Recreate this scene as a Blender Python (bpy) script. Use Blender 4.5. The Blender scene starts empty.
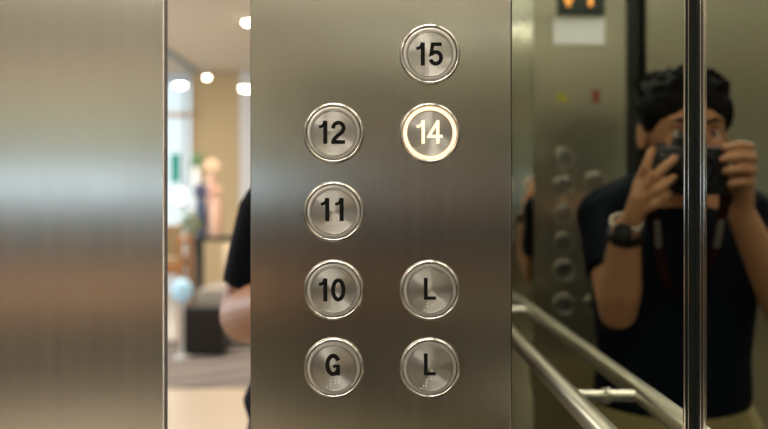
import bpy, bmesh, math, random
from mathutils import Vector, Matrix, Quaternion
random.seed(7)
C = bpy.context.scene.collection
PI = math.pi

# ------------------------------------------------------------------ materials
MATS = {}
def mat(name, col, rough=0.5, metal=0.0, emit=None, estr=0.0, spec=None, noise=None, trans=0.0, alpha=None, sss=0.0):
    m = bpy.data.materials.new(name); m.use_nodes = True
    nt = m.node_tree; b = nt.nodes['Principled BSDF']
    b.inputs['Base Color'].default_value = (*col, 1)
    b.inputs['Roughness'].default_value = rough
    b.inputs['Metallic'].default_value = metal
    if spec is not None: b.inputs['Specular IOR Level'].default_value = spec
    if trans: b.inputs['Transmission Weight'].default_value = trans
    if emit:
        b.inputs['Emission Color'].default_value = (*emit, 1); b.inputs['Emission Strength'].default_value = estr
    if noise:                       # (scale, amount)
        tc = nt.nodes.new('ShaderNodeTexCoord'); n = nt.nodes.new('ShaderNodeTexNoise')
        n.inputs['Scale'].default_value = noise[0]; n.inputs['Detail'].default_value = 4
        nt.links.new(tc.outputs['Object'], n.inputs['Vector'])
        mx = nt.nodes.new('ShaderNodeMix'); mx.data_type = 'RGBA'
        mx.inputs[6].default_value = (*[c*(1-noise[1]) for c in col], 1)
        mx.inputs[7].default_value = (*[min(1, c*(1+noise[1])) for c in col], 1)
        nt.links.new(n.outputs['Fac'], mx.inputs[0]); nt.links.new(mx.outputs[2], b.inputs['Base Color'])
    MATS[name] = m
    return m

def brushed(name, col=(0.60, 0.58, 0.54), rough=0.33, aniso=0.95, sx=330.0, sz=3.0, bump=0.0, tang=(1, 0, 0), var=0.10, horiz='X'):
    """steel with vertical brushing: fine streaks along Z, light smeared sideways"""
    m = bpy.data.materials.new(name); m.use_nodes = True
    nt = m.node_tree; N = nt.nodes; L = nt.links; b = N['Principled BSDF']
    b.inputs['Metallic'].default_value = 1.0
    b.inputs['Anisotropic'].default_value = aniso
    tc = N.new('ShaderNodeTexCoord')
    def streak(fx, fz, detail):
        mp = N.new('ShaderNodeMapping')
        mp.inputs['Scale'].default_value = (fx, fx, fz); mp.inputs['Location'].default_value = (0.37, 0.61, 0.23)
        n = N.new('ShaderNodeTexNoise'); n.inputs['Scale'].default_value = 1.0; n.inputs['Detail'].default_value = detail
        L.new(tc.outputs['Object'], mp.inputs['Vector']); L.new(mp.outputs['Vector'], n.inputs['Vector'])
        return n
    n1 = streak(sx, sz, 1); n2 = streak(sx*0.4, sz*0.35, 0)
    mx = N.new('ShaderNodeMath'); mx.operation = 'MULTIPLY_ADD'; mx.inputs[1].default_value = 0.5
    h2 = N.new('ShaderNodeMath'); h2.operation = 'MULTIPLY'; h2.inputs[1].default_value = 0.5
    L.new(n2.outputs['Fac'], h2.inputs[0]); L.new(n1.outputs['Fac'], mx.inputs[0]); L.new(h2.outputs[0], mx.inputs[2])
    cr = N.new('ShaderNodeMix'); cr.data_type = 'RGBA'
    cr.inputs[6].default_value = (*[c*(1-var) for c in col], 1); cr.inputs[7].default_value = (*[min(1, c*(1+var)) for c in col], 1)
    L.new(mx.outputs[0], cr.inputs[0]); L.new(cr.outputs[2], b.inputs['Base Color'])
    rr = N.new('ShaderNodeMapRange'); rr.inputs['From Min'].default_value = 0.3; rr.inputs['From Max'].default_value = 0.7
    rr.inputs['To Min'].default_value = rough*0.96; rr.inputs['To Max'].default_value = rough*1.04
    L.new(mx.outputs[0], rr.inputs['Value']); L.new(rr.outputs[0], b.inputs['Roughness'])
    cx = N.new('ShaderNodeCombineXYZ')
    for i in range(3): cx.inputs[i].default_value = tang[i]
    L.new(cx.outputs[0], b.inputs['Tangent'])
    bp = N.new('ShaderNodeBump'); bp.inputs['Strength'].default_value = bump; bp.inputs['Distance'].default_value = 0.0004
    if bump: L.new(mx.outputs[0], bp.inputs['Height']); L.new(bp.outputs[0], b.inputs['Normal'])
    return m

def spun(name, col, rough=0.3):
    """disc turned on a lathe: circular brushing round the Y axis"""
    m = bpy.data.materials.new(name); m.use_nodes = True
    nt = m.node_tree; N = nt.nodes; L = nt.links; b = N['Principled BSDF']
    b.inputs['Metallic'].default_value = 1.0; b.inputs['Roughness'].default_value = rough
    b.inputs['Anisotropic'].default_value = 0.92
    b.inputs['Base Color'].default_value = (*col, 1)
    b.inputs['Anisotropic Rotation'].default_value = 0.25
    t = N.new('ShaderNodeTangent'); t.direction_type = 'RADIAL'; t.axis = 'Y'
    L.new(t.outputs[0], b.inputs['Tangent'])
    tc = N.new('ShaderNodeTexCoord'); sp = N.new('ShaderNodeSeparateXYZ'); L.new(tc.outputs['Object'], sp.inputs[0])
    cb = N.new('ShaderNodeCombineXYZ'); L.new(sp.outputs['X'], cb.inputs['X']); L.new(sp.outputs['Z'], cb.inputs['Y'])
    ln = N.new('ShaderNodeVectorMath'); ln.operation = 'LENGTH'; L.new(cb.outputs[0], ln.inputs[0])
    nz = N.new('ShaderNodeTexNoise'); nz.noise_dimensions = '1D'; nz.inputs['Scale'].default_value = 5000; nz.inputs['Detail'].default_value = 3
    L.new(ln.outputs['Value'], nz.inputs['W'])
    bp = N.new('ShaderNodeBump'); bp.inputs['Strength'].default_value = 0.08; bp.inputs['Distance'].default_value = 0.0002
    L.new(nz.outputs['Fac'], bp.inputs['Height']); L.new(bp.outputs[0], b.inputs['Normal'])
    return m

STEEL = brushed('brushed_steel', col=(0.60,0.59,0.54), rough=0.20, sz=1.0, var=0.065)
STEEL_DOOR = brushed('brushed_door_steel', rough=0.24, col=(0.61, 0.60, 0.56), sx=260, sz=1.0, var=0.06)
STEEL_REAR = brushed('brushed_rear_steel', col=(0.60, 0.57, 0.47), rough=0.29, sx=300)
STEEL_SIDE = brushed('brushed_side_steel', col=(0.45,0.43,0.38), tang=(0, 1, 0))
MIRROR = mat('tinted_mirror', (0.60, 0.63, 0.56), 0.0, 1.0)
MIRROR_SIDE = mat('tinted_mirror_side', (0.84, 0.85, 0.79), 0.0, 1.0)
CHROME = mat('polished_chrome', (0.78, 0.75, 0.70), 0.12, 1.0)
BEZEL = mat('bezel_steel', (0.72, 0.69, 0.64), 0.16, 1.0)
RAILM = mat('handrail_steel', (0.72, 0.68, 0.62), 0.28, 1.0)
GASKET = mat('dark_gasket', (0.012, 0.015, 0.012), 0.25)
GROOVE = mat('dark_groove', (0.02, 0.018, 0.015), 0.5, spec=0.1)
FACE = spun('spun_steel_face', (0.52, 0.50, 0.455), 0.36)
RING_OFF = mat('unlit_light_ring', (0.60, 0.57, 0.52), 0.30, 0.7)
RING_ON = mat('lit_light_ring', (0.9, 0.8, 0.6), 0.4, 0.0, (1.0, 0.68, 0.42), 1.25)
NUM_ON = mat('lit_numeral', (0.9, 0.8, 0.6), 0.4, 0.0, (1.0, 0.80, 0.55), 1.0)
INK = mat('black_infill', (0.006, 0.006, 0.005), 0.6, spec=0.1)
BRAILLE = mat('braille_dots', (0.85, 0.82, 0.76), 0.35, 0.2)
CEIL = mat('cab_ceiling_paint', (0.55, 0.52, 0.45), 0.6)
CABFLOOR = mat('cab_floor_stone', (0.045, 0.04, 0.035), 0.35, noise=(30, 0.3))
DIFF = mat('ceiling_diffuser', (0.9, 0.9, 0.85), 0.5, 0.0, (1.0, 0.93, 0.78), 1.6)
DIFF3 = mat('added_front_strip_glow', (0.9, 0.9, 0.85), 0.5, 0.0, (1.0, 0.94, 0.86), 22.0)
DIFF2 = mat('added_strip_glow', (0.9, 0.9, 0.85), 0.5, 0.0, (1.0, 0.94, 0.86), 50.0)
DARKSHAFT = mat('dark_landing_frame', (0.05, 0.045, 0.04), 0.5)

# ------------------------------------------------------------------ mesh helpers
def link(name, me, parent=None, m=None):
    o = bpy.data.objects.new(name, me); C.objects.link(o)
    if m is not None and me is not None: me.materials.append(m)
    if parent is not None: o.parent = parent
    return o
def from_bm(name, bm, m, parent=None, smooth=False, loc=None):
    bmesh.ops.recalc_face_normals(bm, faces=bm.faces[:])
    me = bpy.data.meshes.new(name); bm.to_mesh(me); bm.free()
    if smooth:
        for p in me.polygons: p.use_smooth = True
        try: me.set_sharp_from_angle(angle=math.radians(40))
        except Exception: pass
    o = link(name, me, parent, m)
    if loc: o.location = loc
    return o
def tag(o, label=None, cat=None, group=None, kind=None):
    if label: o['label'] = label
    if cat: o['category'] = cat
    if group: o['group'] = group
    if kind: o['kind'] = kind
    return o
def empty(name, loc, label, cat, group=None):
    o = bpy.data.objects.new(name, None); C.objects.link(o); o.location = loc; o.empty_display_size = 0.05
    return tag(o, label, cat, group)
def box(bm, x0, x1, y0, y1, z0, z1, bev=0.0):
    r = bmesh.ops.create_cube(bm, size=1.0)
    bmesh.ops.transform(bm, matrix=Matrix.Translation(((x0+x1)/2, (y0+y1)/2, (z0+z1)/2)) @ Matrix.Diagonal((x1-x0, y1-y0, z1-z0, 1)), verts=r['verts'])
    if bev:
        es = list({e for v in r['verts'] for e in v.link_edges})
        bmesh.ops.bevel(bm, geom=es, offset=bev, segments=2, affect='EDGES', profile=0.5)
def boxo(name, dims, m, parent=None, bev=0.0, kind=None):
    bm = bmesh.new(); box(bm, *dims, bev=bev)
    o = from_bm(name, bm, m, parent)
    if kind: o['kind'] = kind
    return o
def lathe(bm, prof, n=64, axis='Y', cen=(0, 0, 0), close=True):
    """profile of (radius, height) pairs turned round an axis"""
    rings = []
    for r, h in prof:
        ring = []
        if r < 1e-7:
            p = {'Y': (0, h, 0), 'Z': (0, 0, h)}[axis]
            ring = [bm.verts.new(Vector(p)+Vector(cen))]
        else:
            for i in range(n):
                a = 2*PI*i/n
                p = {'Y': (r*math.cos(a), h, r*math.sin(a)), 'Z': (r*math.cos(a), r*math.sin(a), h)}[axis]
                ring.append(bm.verts.new(Vector(p)+Vector(cen)))
        rings.append(ring)
    for a, b in zip(rings[:-1], rings[1:]):
        for i in range(n):
            j = (i+1) % n
            if len(a) == 1 and len(b) == 1: continue
            if len(a) == 1: bm.faces.new((a[0], b[i], b[j]))
            elif len(b) == 1: bm.faces.new((a[i], a[j], b[0]))
            else: bm.faces.new((a[i], a[j], b[j], b[i]))
def limb(bm, pts, radii, n=14, flat=None, caps=True):
    """rounded tapered tube through the points; radii may be numbers or (side, depth) pairs"""
    pts = [Vector(p) for p in pts]; R = [r if isinstance(r, tuple) else (r, r) for r in radii]
    if caps:
        d0 = (pts[0]-pts[1]).normalized(); d1 = (pts[-1]-pts[-2]).normalized()
        pre, post = [], []
        for t in (1.0, 0.75, 0.4):
            q = math.sqrt(max(0.0, 1-t*t)) or 0.12
            pre.append((pts[0]+d0*t*min(R[0]), (R[0][0]*q, R[0][1]*q)))
            post.insert(0, (pts[-1]+d1*t*min(R[-1]), (R[-1][0]*q, R[-1][1]*q)))
        allp = pre + list(zip(pts, R)) + post
    else: allp = list(zip(pts, R))
    P = [a for a, _ in allp]; Q = [b for _, b in allp]
    up = None; prev = None
    for i, (p, r) in enumerate(zip(P, Q)):
        t = (P[min(i+1, len(P)-1)] - P[max(i-1, 0)]).normalized()
        if up is None:
            ref = Vector(flat) if flat else (Vector((1, 0, 0)) if abs(t.x) < 0.8 else Vector((0, 1, 0)))
            up = (ref - t*ref.dot(t)).normalized()
        else: up = (up - t*up.dot(t)).normalized()
        sd = t.cross(up)
        ring = [bm.verts.new(p + up*(r[0]*math.cos(2*PI*k/n)) + sd*(r[1]*math.sin(2*PI*k/n))) for k in range(n)]
        if prev:
            for k in range(n): bm.faces.new((prev[k], prev[(k+1) % n], ring[(k+1) % n], ring[k]))
        else: bm.faces.new(ring[::-1])
        prev = ring
    bm.faces.new(prev)
def blob(bm, c, r, rot=None, seg=20):
    M = Matrix.Translation(c)
    if rot: M = M @ rot
    M = M @ Matrix.Diagonal((*r, 1))
    bmesh.ops.create_uvsphere(bm, u_segments=seg, v_segments=seg//2+2, radius=1.0, matrix=M)
def remeshed(name, bm, m, parent=None, vox=0.004, smooth=4, loc=None):
    bmesh.ops.recalc_face_normals(bm, faces=bm.faces[:])
    me = bpy.data.meshes.new(name); bm.to_mesh(me); bm.free()
    o = link(name, me, parent, m)
    md = o.modifiers.new('skin_over', 'REMESH'); md.mode = 'VOXEL'; md.voxel_size = vox; md.use_smooth_shade = True
    s = o.modifiers.new('soften', 'SMOOTH'); s.factor = 0.5; s.iterations = smooth
    if loc: o.location = loc
    return o

# ------------------------------------------------------------------ lettering as mitred strokes (millimetres)
def ribbon(bm, pts, w, y0, y1):
    P = [Vector((p[0], p[1])) for p in pts]; L, R = [], []
    for i, p in enumerate(P):
        if i == 0: d = (P[1]-P[0]).normalized(); n = Vector((-d.y, d.x)); k = 1
        elif i == len(P)-1: d = (P[-1]-P[-2]).normalized(); n = Vector((-d.y, d.x)); k = 1
        else:
            d0 = (P[i]-P[i-1]).normalized(); d1 = (P[i+1]-P[i]).normalized()
            n = (Vector((-d0.y, d0.x)) + Vector((-d1.y, d1.x))).normalized(); k = 1/max(0.45, n.dot(Vector((-d0.y, d0.x))))
        L.append(p+n*w/2*k); R.append(p-n*w/2*k)
    s = 0.001
    vs = []
    for a, b in zip(L, R):
        vs.append([bm.verts.new((q.x*s, y*s, q.y*s)) for q, y in ((a, y0), (b, y0), (b, y1), (a, y1))])
    for a, b in zip(vs[:-1], vs[1:]):
        for k in range(4): bm.faces.new((a[k], a[(k+1) % 4], b[(k+1) % 4], b[k]))
    bm.faces.new(vs[0]); bm.faces.new(vs[-1][::-1])
def arc(cx, cy, rx, ry, a0, a1, n=14):
    return [(cx+rx*math.cos(math.radians(a0+(a1-a0)*i/n)), cy+ry*math.sin(math.radians(a0+(a1-a0)*i/n))) for i in range(n+1)]
G = {
 '1': (7.0, [([(5.35, 0), (5.35, 19)], 3.3), ([(0, 13.9), (2.0, 14.2), (3.6, 15.3), (4.5, 17.0), (4.9, 19)], 2.4)]),
 '2': (12.0, [([(1.7, 12.6)] + arc(6.1, 13.0, 4.3, 4.4, 175, -20) + [(9.0, 9.6), (5.0, 6.3), (2.4, 3.6), (1.8, 0.4)], 3.1), ([(0.2, 1.5), (11.6, 1.5)], 3.0)]),
 '4': (13.0, [([(9.0, 0), (9.0, 19)], 3.1), ([(8.6, 17.6), (1.6, 5.9), (13.0, 5.9)], 2.8)]),
 '5': (12.0, [([(10.9, 17.5), (3.3, 17.5), (2.3, 9.6), (3.4, 10.2)] , 2.9), (arc(6.0, 6.3, 4.4, 4.8, 145, -165, 20), 3.1)]),
 '0': (12.0, [(arc(6.0, 9.5, 4.3, 7.9, 90, 450, 32), 3.2)]),
 'G': (13.0, [(arc(6.6, 9.5, 5.0, 7.9, 28, 335, 28) , 3.5), ([(11.0, 0.2), (11.0, 8.6)], 2.9), ([(6.4, 8.4), (12.4, 8.4)], 2.6)]),
 'L': (10.4, [([(1.6, 19), (1.6, 0)], 3.2), ([(0, 1.4), (10.4, 1.4)], 2.8)]),
}
def lettering(name, txt, m, parent, x_mid=0.0, z_base=-9.2, y0=-3.2, y1=-2.2, gap=1.2, k=1.0, thick=1.0):
    bm = bmesh.new(); tot = sum(G[c][0]*k for c in txt) + gap*(len(txt)-1); x = x_mid - tot/2
    for c in txt:
        w, strokes = G[c]
        for i, (pts, sw) in enumerate(strokes):
            ribbon(bm, [(x+p[0]*k, z_base+p[1]*k) for p in pts], sw*k*thick, y0 - 0.02*i, y1)
        x += w*k + gap
    return from_bm(name, bm, m, parent)

# ------------------------------------------------------------------ view constants
CAMZ = 1.38; FPX = 990.0; PX, PY = 384.0, 200.0; D = 0.85
def at(px, py, Y): return Vector(((px-PX)*Y/FPX, Y, CAMZ + (PY-py)*Y/FPX))
XW = 0.267            # side mirror plane
YB = -0.72            # rear wall plane

# ------------------------------------------------------------------ the lift car
H = 2.36
boxo('floor', (-1.30, 0.30, YB-0.03, 0.98, -0.04, 0.0), CABFLOOR, kind='structure')
boxo('ceiling', (-1.30, 0.30, YB-0.03, 0.98, H, H+0.04), CEIL, kind='structure')
boxo('wall_left', (-1.34, -1.30, YB-0.03, 0.98, 0.0, H), STEEL_SIDE, kind='structure')
boxo('wall_right', (XW+0.006, XW+0.05, YB-0.03, 0.98, 0.0, H), GASKET, kind='structure')
# front: steel return panel that carries the buttons, mirror strip beside it
xl = (250.3-PX)/FPX*D; xr = (511.3-PX)/FPX*D
boxo('wall_front', (xl, xr, D, D+0.05, 0.0, H), STEEL, bev=0.0009, kind='structure')
boxo('wall_front_corner', (xr+0.0005, XW+0.006, D+0.006, D+0.05, 0.0, H), GASKET, kind='structure')
boxo('wall_front_header', (-1.30, xl-0.0005, D, D+0.05, 2.12, H), STEEL, kind='structure')
# mirrors
t = boxo('mirror_panel', (xr+0.0006, 0.2572, D+0.0005, D+0.0058, 0.02, H-0.02), MIRROR)
tag(t, 'narrow tinted wall mirror between the steel button panel and the dark corner strip', 'mirror')
t = boxo('mirror_panel', (XW, XW+0.0055, YB+0.005, 0.8235, 0.02, H-0.02), MIRROR_SIDE)
tag(t, 'side wall mirror right of the dark corner strip, carrying the handrail', 'mirror')
# corner strip, flush with both mirrors
c = empty('trim_8', (0.262, D, 0.02), None, None)
c['kind'] = 'structure'
def cb(name, x0, x1, y0, y1, m, bev=0.0):
    bm = bmesh.new(); box(bm, x0-0.262, x1-0.262, y0-D, y1-D, 0, H-0.04, bev); return from_bm(name, bm, m, c)
cb('gasket', 0.2588, XW+0.003, D+0.0003, D+0.0058, GASKET)
cb('gasket', XW-0.0003, XW+0.003, 0.8272, D, GASKET)
cb('chrome_edge', 0.2572, 0.2588, D-0.0012, D+0.005, CHROME, 0.0004)
cb('chrome_edge', XW-0.0010, XW+0.004, 0.8235, 0.8272, CHROME, 0.0004)
cb('chrome_edge', XW-0.0007, XW+0.004, 0.8330, 0.8350, CHROME, 0.0003)
cb('chrome_edge', 0.2610, 0.2617, D-0.0006, D+0.004, CHROME, 0.0002)

# left: the half-open car door, and the landing door behind it
dl = empty('door_1', (-0.75, 0.936, 0.01), None, None); dl['kind'] = 'structure'
def dbox(name, x0, x1, y0, y1, z0, z1, m, bev=0.0, par=dl):
    bm = bmesh.new(); o = par.location; box(bm, x0-o.x, x1-o.x, y0-o.y, y1-o.y, z0-o.z, z1-o.z, bev); return from_bm(name, bm, m, par)
lx = (164.6-PX)/FPX*0.93
dbox('door_leaf', -1.29, lx-0.0018, 0.930, 0.942, 0.01, 2.2, STEEL_DOOR)
dbox('door_edge', lx-0.0018, lx, 0.929, 0.944, 0.01, 2.2, mat('satin_edge', (0.80, 0.74, 0.68), 0.5, 0.6), 0.0006)
d2 = empty('door_2', (-0.8, 1.05, 0.01), None, None); d2['kind'] = 'structure'
dbox('door_leaf', -1.35, -0.262, 1.04, 1.065, 0.01, 2.2, STEEL_DOOR, par=d2)
boxo('wall_landing', (-0.125, 1.6, 1.02, 1.25, 0.0, 3.1), DARKSHAFT, kind='structure')
boxo('wall_landing_left', (-6.0, -1.36, 1.02, 1.25, 0.0, 3.1), DARKSHAFT, kind='structure')
boxo('wall_landing_header', (-1.36, -0.125, 1.02, 1.25, 2.2, 3.1), DARKSHAFT, kind='structure')

# rear wall of the car
def rz(px): return 0.534 - (px-PX)/409.0           # where a doubly mirrored pixel column lies on the rear wall
rp0, rp1 = rz(626), rz(534)
boxo('wall_back', (rp0, rp1, YB-0.04, YB, 0.0, H), STEEL_REAR, kind='structure')
boxo('wall_back_header', (-1.30, rp0-0.001, YB-0.04, YB, 2.12, H), STEEL_REAR, kind='structure')
t = boxo('mirror_panel', (rp1+0.001, XW-0.001, YB-0.02, YB-0.006, 0.02, H-0.02), MIRROR_SIDE)
tag(t, 'narrow mirror strip on the rear wall beside the handrail end, seen in reflection', 'mirror')
d3 = empty('door_3', (-0.7, YB-0.08, 0.01), None, None); d3['kind'] = 'structure'
dbox('door_leaf', -0.47, -0.128, YB-0.10, YB-0.075, 0.01, 2.2, STEEL_REAR, par=d3)
dbox('door_jamb', -0.20, rp0-0.002, YB-0.14, YB-0.12, 0.01, 2.2, GASKET, par=d3)

# added unseen landing: bands of colour and glow to smear across the brushed steel
BW = mat('added_landing_wall', (0.62, 0.55, 0.44), 0.8); BF = mat('added_landing_floor', (0.36, 0.31, 0.24), 0.5)
boxo('floor_added_landing', (-5.0, 2.0, -5.2, YB-0.03, -0.04, 0.0), BF, kind='structure')
boxo('ceiling_added_landing', (-5.0, 2.0, -5.2, YB-0.30, 2.9, 2.94), BW, kind='structure')
boxo('wall_added_landing', (-5.0, 2.0, -5.3, -5.2, 0.0, 2.9), BW, kind='structure')
boxo('wall_added_landing_left', (-5.1, -5.0, -5.3, YB-0.2, 0.0, 2.9), BW, kind='structure')
boxo('wall_added_landing_right', (2.0, 2.1, -5.3, YB-0.2, 0.0, 2.9), BW, kind='structure')
boxo('wall_rear_shaft', (-0.10, 2.0, YB-0.30, YB-0.20, 0.0, 2.9), DARKSHAFT, kind='structure')
boxo('wall_rear_shaft_left', (-5.0, -1.31, YB-0.30, YB-0.20, 0.0, 2.9), DARKSHAFT, kind='structure')
boxo('wall_rear_shaft_header', (-1.31, -0.10, YB-0.30, YB-0.20, 2.2, 2.9), DARKSHAFT, kind='structure')
boxo('glow_band', (-4.6, 1.6, -5.2, -5.17, 1.42, 1.56), mat('bluish_band_glow', (0.6, 0.7, 0.75), 0.2, 0, (0.58, 0.80, 1.0), 4.4), kind='structure')  # unseen glowing band, added for the bluish streak in the steel
boxo('tone_band_7', (-4.9, 1.9, -5.2, -5.16, 1.57, 1.73), mat('grey_band', (0.24, 0.25, 0.24), 0.6), kind='structure')  # this and the bands below: unseen tones, each placed for a streak
boxo('tone_band_5', (-4.9, 1.9, -5.2, -5.16, 1.74, 2.02), mat('grey_green_band', (0.46, 0.56, 0.46), 0.6), kind='structure')
boxo('tone_band_6', (-4.9, 1.9, -5.2, -5.16, 2.40, 2.88), mat('grey_beige_band', (0.40, 0.37, 0.31), 0.6), kind='structure')
boxo('tone_band_2', (-4.9, 1.9, -5.2, -5.15, 0.93, 1.40), mat('dark_band', (0.035, 0.035, 0.035), 0.6), kind='structure')
boxo('tone_band_3', (-4.9, 1.9, -5.2, -5.12, 0.60, 0.90), mat('orange_band', (0.44, 0.27, 0.16), 0.5), kind='structure')
boxo('tone_band_4', (-4.9, 1.9, -5.2, -5.14, 0.0, 0.58), mat('low_dark_band', (0.06, 0.055, 0.05), 0.6), kind='structure')

# ceiling lights of the car
for (x0, x1, y0, y1, wh) in ((-0.42, 0.12, -0.25, 0.45, 'nearer the button panel'), (-1.15, -0.62, -0.25, 0.45, 'nearer the left wall')):
    L_ = empty('ceiling_light', ((x0+x1)/2, (y0+y1)/2, H-0.03), 'square recessed ceiling light of the lift car, ' + wh, 'ceiling light')
    cx, cy = (x0+x1)/2, (y0+y1)/2; hx, hy = (x1-x0)/2, (y1-y0)/2
    bm = bmesh.new(); box(bm, -hx, hx, -hy, hy, 0.010, 0.028); from_bm('diffuser', bm, DIFF, L_)
    bm = bmesh.new()
    box(bm, -hx-0.03, -hx, -hy-0.03, hy+0.03, 0.0, 0.03); box(bm, hx, hx+0.03, -hy-0.03, hy+0.03, 0.0, 0.03)
    box(bm, -hx, hx, -hy-0.03, -hy, 0.0, 0.03); box(bm, -hx, hx, hy, hy+0.03, 0.0, 0.03)
    from_bm('frame', bm, CHROME, L_)

for yy, lab, dm in ((-0.60, 'slim added light strip that brightens the steel, along the rear wall of the lift car', DIFF2), (0.70, 'slim added light strip that brightens the steel, above the button panel', DIFF3)):  # two strips added to brighten the upper part of the steel
    L_ = empty('ceiling_light', (-0.12, yy, H-0.03), lab, 'ceiling light')
    bm = bmesh.new(); box(bm, -0.34, 0.34, -0.05, 0.05, 0.008, 0.028); from_bm('diffuser', bm, dm, L_)
    bm = bmesh.new(); box(bm, -0.36, -0.34, -0.06, 0.06, 0, 0.03); box(bm, 0.34, 0.36, -0.06, 0.06, 0, 0.03); box(bm, -0.34, 0.34, -0.06, -0.05, 0, 0.03); box(bm, -0.34, 0.34, 0.05, 0.06, 0, 0.03); from_bm('frame', bm, CHROME, L_)

# ------------------------------------------------------------------ floor buttons
def button_parts(root, lit=False):
    bm = bmesh.new()
    lathe(bm, [(22.35e-3, 0.0005), (22.35e-3, -0.0024), (22.5e-3, -0.0030), (23.0e-3, -0.0034), (23.7e-3, -0.0034), (24.3e-3, -0.0030), (24.8e-3, -0.0021), (25.1e-3, -0.0010), (25.2e-3, 0.0005)], 96)
    from_bm('bezel', bm, BEZEL, root, True)
    bm = bmesh.new(); lathe(bm, [(22.75e-3, -0.0004), (18.0e-3, -0.0004)], 96)
    from_bm('seat_groove', bm, GROOVE, root)
    bm = bmesh.new()
    lathe(bm, [(21.9e-3, 0.0), (21.9e-3, -0.0019), (21.6e-3, -0.0023), (20.6e-3, -0.0025), (19.3e-3, -0.0024), (18.95e-3, -0.0020), (18.95e-3, 0.0)], 96)
    from_bm('light_ring', bm, RING_ON if lit else RING_OFF, root, True)
    bm = bmesh.new()
    lathe(bm, [(18.75e-3, 0.0), (18.75e-3, -0.0027), (18.55e-3, -0.0032), (18.2e-3, -0.0032), (17.9e-3, -0.0024), (0.0, -0.0024)], 96)
    from_bm('cap', bm, FACE, root, True)
def braille(root, dots):
    bm = bmesh.new()
    for x, z in dots:
        blob(bm, (x/1000, -0.0024, z/1000), (0.00062, 0.0007, 0.00062), seg=8)
    return from_bm('braille', bm, BRAILLE, root, True)
Z0 = 0.1503
def zd(lst, cx=198, cy=218): return [((x-cx)*Z0, (cy-y)*Z0) for x, y in lst]
BG = zd([(180, 284), (208, 286), (228, 285), (225, 298), (180, 304), (208, 300), (162, 320), (178, 318)])
BL = zd([(184, 290), (208, 294), (226, 292), (184, 306), (166, 326), (182, 326)])
BL2 = zd([(182, 280), (208, 278), (226, 282), (182, 298), (162, 316), (180, 316)])
btns = [
 (429.8, 54.5, '15', 'unlit round steel button marked 15, at the top of the right column', None),
 (333.8, 133.2, '12', 'unlit round steel button marked 12, at the top of the left column', None),
 (429.8, 133.2, '14', 'round floor button marked 14, glowing warm yellow ring and numeral', None),
 (333.8, 211.8, '11', 'unlit round steel button marked 11, below button 12', None),
 (333.8, 290.0, '10', 'unlit round steel button marked 10, between buttons 11 and G', None),
 (429.8, 290.2, 'L', 'round steel button marked L with braille dots, beside button 10', BL),
 (333.8, 367.8, 'G', 'round steel button marked G with braille dots, lowest of the left column', BG),
 (429.8, 367.8, 'L', 'lowest right round steel button marked L with braille dots, beside button G', BL2),
]
for px, py, txt, lab, br in btns:
    p = at(px, py, D)
    r = empty('lift_button', p, lab, 'button', 'round floor buttons on the steel panel')
    lit = txt == '14'; r.scale = (1.04, 1.0, 1.04)
    button_parts(r, lit)
    nm = {'15': (-0.2, -9.4), '12': (-1.2, -8.9), '14': (-0.2, -8.6), '11': (-1.2, -7.6), '10': (-1.2, -9.2), 'L': (0.0, -7.6), 'G': (-0.5, -6.2)}[txt]
    z0 = nm[1]
    if txt == 'L' and py > 330: z0 = -5.8
    k = 1.0 if len(txt) == 2 else 0.95
    gp = {'12': 3.0, '14': 1.3, '15': 3.0, '10': 3.0, '11': 4.8}.get(txt, 0)
    lettering('numeral' if len(txt) == 2 else 'letter', txt, NUM_ON if lit else INK, r, nm[0], z0, gap=gp, k=k, thick=0.82 if lit else 1.04, y0=-2.7, y1=-2.1)
    if br: braille(r, br)

# ------------------------------------------------------------------ rear control panel (seen in the mirrors)
def rear(px, py): return (0.534-(px-PX)*2.42/FPX, CAMZ+(PY-py)*2.42/FPX)
bm = bmesh.new()
lathe(bm, [(0.0250, 0.0), (0.0250, 0.003), (0.0235, 0.005), (0.0222, 0.004), (0.0218, 0.001), (0.0, 0.001)], 40)
ring_me = from_bm('bezel', bm, RAILM, None, True); ring_mesh = ring_me.data; bpy.data.objects.remove(ring_me)
bm = bmesh.new(); lathe(bm, [(0.0205, 0.0), (0.0205, 0.004), (0.0190, 0.0055), (0.0, 0.0055)], 40)
cap_o = from_bm('cap', bm, mat('rear_cap_steel', (0.30, 0.29, 0.26), 0.35, 1.0), None, True); cap_mesh = cap_o.data; bpy.data.objects.remove(cap_o)
spots = [(563.5, 158, 'topmost of the left row'), (563.5, 185.5, 'second from the top'), (563.5, 213.5, 'third from the top'), (563.5, 242.5, 'fourth from the top'),
         (563.5, 270, 'fifth from the top'), (563.5, 304, 'lowest of the left row'), (595, 182, 'upper one of the right row'), (595, 304, 'lower one of the right row')]
for px, py, wh in spots:
    x, z = rear(px, py)
    r = empty('lift_button', (x, YB, z), 'round steel button on the reflected rear panel, ' + wh, 'button', 'round buttons on the rear panel seen in the mirror')
    link('bezel', ring_mesh, r); link('cap', cap_mesh, r)
x0, zt = rear(604, -40); x1, zb = rear(557, 15.5)
r = empty('floor_display', ((x0+x1)/2, YB, zb), 'dark floor display with orange characters above a white plate on the reflected rear panel', 'display')
hw = abs(x1-x0)/2
SCR = mat('display_glass', (0.02, 0.03, 0.025), 0.15)
DIG = mat('orange_digits', (0.9, 0.4, 0.1), 0.5, 0, (1.0, 0.38, 0.08), 1.3)
bm = bmesh.new(); box(bm, -hw, hw, 0, 0.008, 0, zt-zb, 0.001); from_bm('screen', bm, SCR, r)
bm = bmesh.new()
for (ax, pts) in ((568, [(0, -4), (0, -22)]),):
    pass
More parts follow.
